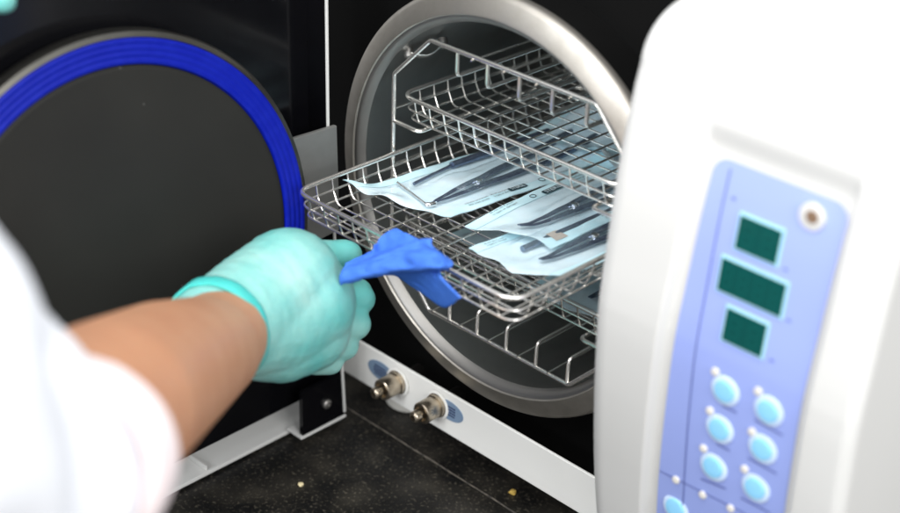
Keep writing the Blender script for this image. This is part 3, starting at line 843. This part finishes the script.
# gloved hand
def crease(g):
    ax_ = (dp(312, 300, .876)-dp(240, 322, .838)).normalized(); o_ = dp(240, 322, .838); out = []
    ctr = dp(290, 310, .868)
    for p in g[0]:
        s_ = (p-o_).dot(ax_); q = p+noise.noise_vector(p*30)*.006
        rid = 1-abs(noise.noise(Vector((s_*95, q.z*22, q.x*14))))*2
        rid2 = 1-abs(noise.noise(q*75))*2
        k = .0004*max(0, rid-.45)*(1.2-min(1, s_/.06))+.0003*max(0, rid2-.5)
        out.append(p+(p-ctr).normalized()*k)
    return out, g[1]
W0 = dp(240, 322, .838)
hand = [
    [(dp(218, 331, .822), .0290), (dp(232, 323, .832), .0300), (dp(258, 305, .850), .0322), (dp(288, 282, .866), .0318), (dp(298, 273, .872), .0225)],
    [(dp(236, 328, .836), .0280), (dp(274, 318, .860), .0335), (dp(302, 303, .870), .0320), (dp(318, 300, .876), .0220)],
    [(dp(250, 340, .850), .0230), (dp(281, 335, .866), .0280), (dp(306, 328, .876), .0265), (dp(318, 326, .880), .0190)],
    [(dp(268, 298, .86), .028), (dp(262, 340, .858), .024)],
    # thumb, on the far side of the hand, its tip showing above the wipe
    [(dp(292, 268, .876), .0180), (dp(318, 258, .886), .0110), (dp(334, 255, .891), .0090), (dp(343, 254.5, .893), .0092), (dp(348, 255, .894), .0088)],
    # index finger closing on the wipe from below
    [(dp(316, 304, .880), .0165), (dp(340, 300, .890), .0105), (dp(354, 299, .894), .0090), (dp(361, 299, .896), .0089), (dp(359, 291, .903), .0078)],
    # middle finger
    [(dp(318, 320, .884), .0170), (dp(340, 322, .890), .0118), (dp(355, 324, .894), .0098), (dp(352, 314, .906), .0086), (dp(344, 304, .912), .0078)],
    # ring finger
    [(dp(310, 336, .886), .0165), (dp(332, 343, .890), .0115), (dp(343, 345, .896), .0098), (dp(340, 336, .908), .0086), (dp(330, 326, .914), .0078)],
    # little finger
    [(dp(298, 346, .882), .0155), (dp(318, 357, .888), .0110), (dp(329, 360, .893), .0092), (dp(326, 352, .904), .0080), (dp(316, 344, .910), .0072)],
]
glove = obj('glove', crease(capsule_mesh(hand, .0014, 7)), M['glove'], body)
# rolled cuff edge of the glove: a band that hugs the wrist end of the glove
CC = dp(218, 331, .822)
ax = (dp(262, 312, .862)-dp(205, 345, .79)).normalized()
s1 = ax.cross(Vector((0, 0, 1))).normalized(); s2 = s1.cross(ax)
def ringpts(c, r, n=64, wob=.0008, sd_=0):
    return [c+(s1*math.cos(2*PI*k/n)+s2*math.sin(2*PI*k/n))*(r+wob*noise.noise((math.cos(2*PI*k/n)*3, math.sin(2*PI*k/n)*3, sd_)))
            +ax*(.0016*noise.noise((math.cos(2*PI*k/n)*2, math.sin(2*PI*k/n)*2, 8))) for k in range(n)]
gv, gf = [], []
SS = [-.0095, -.0085, -.0065, -.0045, -.0020, .0]
for i, s_ in enumerate(SS):
    gv += ringpts(CC+ax*s_, max(.0290, math.sqrt(.0304**2-s_*s_)) if i else .0286, 64, .0009, i*.15)
for i in range(len(SS)-1):
    for k in range(64): gf.append((i*64+k, i*64+(k+1) % 64, (i+1)*64+(k+1) % 64, (i+1)*64+k))
cu = obj('glove_cuff', (gv, gf), M['gloveroll'], body)
sd = cu.modifiers.new('thick', 'SOLIDIFY'); sd.thickness = .0009; sd.offset = 0
obj('rolled_edge', tube(gv[:64], .0009, True, 8), M['gloveroll'], cu)

# sleeve: wide tube falling back from the cuff, out of frame to the lower left
def loft(cs, n, wob):
    v, f = [], []
    for i, (c, r, a_) in enumerate(cs):
        a_ = a_.normalized(); e1 = a_.cross(Vector((0, 0, 1))).normalized(); e2 = e1.cross(a_)
        for k in range(n):
            th = 2*PI*k/n; dv = e1*math.cos(th)+e2*math.sin(th)
            v.append(c+dv*(r*(1+wob*noise.noise(dv*1.6+Vector((0, 0, i*.35))))))
    for i in range(len(cs)-1):
        for k in range(n): f.append((i*n+k, i*n+(k+1) % n, (i+1)*n+(k+1) % n, (i+1)*n+k))
    return v, f
axs = (dp(105, 410, .625)-dp(-90, 500, .45))
cuff = obj('sleeve_cuff', loft([(dp(64, 463, 0.5683), 0.04118, axs), (dp(67, 460, 0.5738), 0.04389, axs), (dp(48, 470, 0.5566), 0.04525, axs), (dp(22, 478, 0.5385), 0.04616, axs)], 64, .06), M['cuff'], body)
sd = cuff.modifiers.new('thick', 'SOLIDIFY'); sd.thickness = .0012
sv, sf = capsule_mesh([[(dp(40, 471, 0.5502), 0.04344), (dp(18, 474, 0.5358), 0.04435), (dp(-70, 356, 0.5158), 0.04344), (dp(-170, 346, 0.4706), 0.06245), (dp(-430, 300, 0.4073), 0.08598)],
                       [(dp(10, 480, 0.5294), 0.04254), (dp(-80, 500, 0.4978), 0.05430), (dp(-170, 420, 0.4525), 0.06335)]], .003, 14)
sv = [p+Vector((noise.noise(p*22), noise.noise(p*22+Vector((7, 0, 0))), noise.noise(p*22+Vector((0, 9, 0)))))*.0055 for p in sv]
obj('sleeve', (sv, sf), M['sleeve'], body)
# the other gloved hand, only a fingertip inside the frame
oh = [[(dp(-120, -90, 0.720), 0.0306), (dp(-75, -50, 0.720), 0.0270)],
      [(dp(-75, -55, 0.720), 0.0126), (dp(-30, -22, 0.720), 0.0095), (dp(3, 0, 0.720), 0.0067)],
      [(dp(-85, -40, 0.720), 0.0126), (dp(-50, 0, 0.729), 0.0095), (dp(-20, 24, 0.729), 0.0070)],
      [(dp(-98, -30, 0.720), 0.0117), (dp(-70, 12, 0.729), 0.0090), (dp(-45, 36, 0.738), 0.0070)],
      [(dp(-112, -25, 0.720), 0.0108), (dp(-95, 12, 0.729), 0.0081), (dp(-80, 32, 0.738), 0.0063)],
      [(dp(-70, -75, 0.711), 0.0126), (dp(-40, -90, 0.702), 0.0099), (dp(-10, -85, 0.702), 0.0077)]]
obj('other_glove', capsule_mesh(oh, .0018, 6), M['glove'], body)

# ------------------------------------------------------------------ light, world, camera
sc_ = bpy.context.scene
w = bpy.data.worlds.new('World'); sc_.world = w; w.use_nodes = True
bg = w.node_tree.nodes['Background']; bg.inputs[1].default_value = 1.0
wt = w.node_tree; wtc = wt.nodes.new('ShaderNodeTexCoord'); wsp = wt.nodes.new('ShaderNodeSeparateXYZ'); wr = wt.nodes.new('ShaderNodeValToRGB')
wt.links.new(wtc.outputs['Generated'], wsp.inputs[0]); wma = wt.nodes.new('ShaderNodeMath'); wma.operation = 'MULTIPLY_ADD'; wma.inputs[1].default_value = .5; wma.inputs[2].default_value = .5; wt.links.new(wsp.outputs[2], wma.inputs[0]); wt.links.new(wma.outputs[0], wr.inputs[0]); wt.links.new(wr.outputs[0], bg.inputs[0])
wr.color_ramp.elements[0].position = .30; wr.color_ramp.elements[0].color = (.40, .40, .40, 1)
we = wr.color_ramp.elements.new(.5); we.color = (.62, .62, .63, 1)
wr.color_ramp.elements[2].position = .76; wr.color_ramp.elements[2].color = (1.0, 1.02, 1.05, 1)
def area(name, loc, target, size, power, col=(1, 1, 1), sy=None):
    l = bpy.data.lights.new(name, 'AREA'); l.energy = power; l.size = size; l.color = col
    if sy: l.shape = 'RECTANGLE'; l.size_y = sy
    o = bpy.data.objects.new(name, l); C.objects.link(o); o.location = loc
    o.rotation_euler = (Vector(target)-Vector(loc)).to_track_quat('-Z', 'Y').to_euler(); return o
area('ceiling_softbox', (.35, -.75, 1.5), (.03, -.05, 0), 1.1, 18, (1, .985, .96))
area('right_fill', (1.7, -.5, .9), (.2, -.05, 0), 1.0, 22, (1, .99, .97))  # added fill lamp, brightens the right side of the housing
area('front_fill', (.1, -1.75, .95), (0, .05, 0), .9, 30, (.97, .985, 1))  # added frontal fill, carries light into the chamber and onto the pouches

cam = bpy.data.cameras.new('camera'); co = bpy.data.objects.new('camera', cam); C.objects.link(co)
mt = Matrix(((Rt.x, Up.x, -Fw.x, CAM.x), (Rt.y, Up.y, -Fw.y, CAM.y), (Rt.z, Up.z, -Fw.z, CAM.z), (0, 0, 0, 1)))
co.matrix_world = mt
cam.sensor_width = 36; cam.lens = FPX/900*36; cam.clip_start = .01; cam.clip_end = 50
cam.dof.use_dof = True
cam.dof.focus_distance = (Vector((.0, .03, 0))-CAM).dot(Fw)
cam.dof.aperture_fstop = 4.0
sc_.camera = co
sc_.view_settings.view_transform = 'Standard'; sc_.view_settings.look = 'None'
sc_.view_settings.exposure = 0; sc_.view_settings.gamma = 1
sc_.render.engine = 'CYCLES'; sc_.cycles.use_denoising = True
sc_.cycles.max_bounces = 12; sc_.cycles.transparent_max_bounces = 16
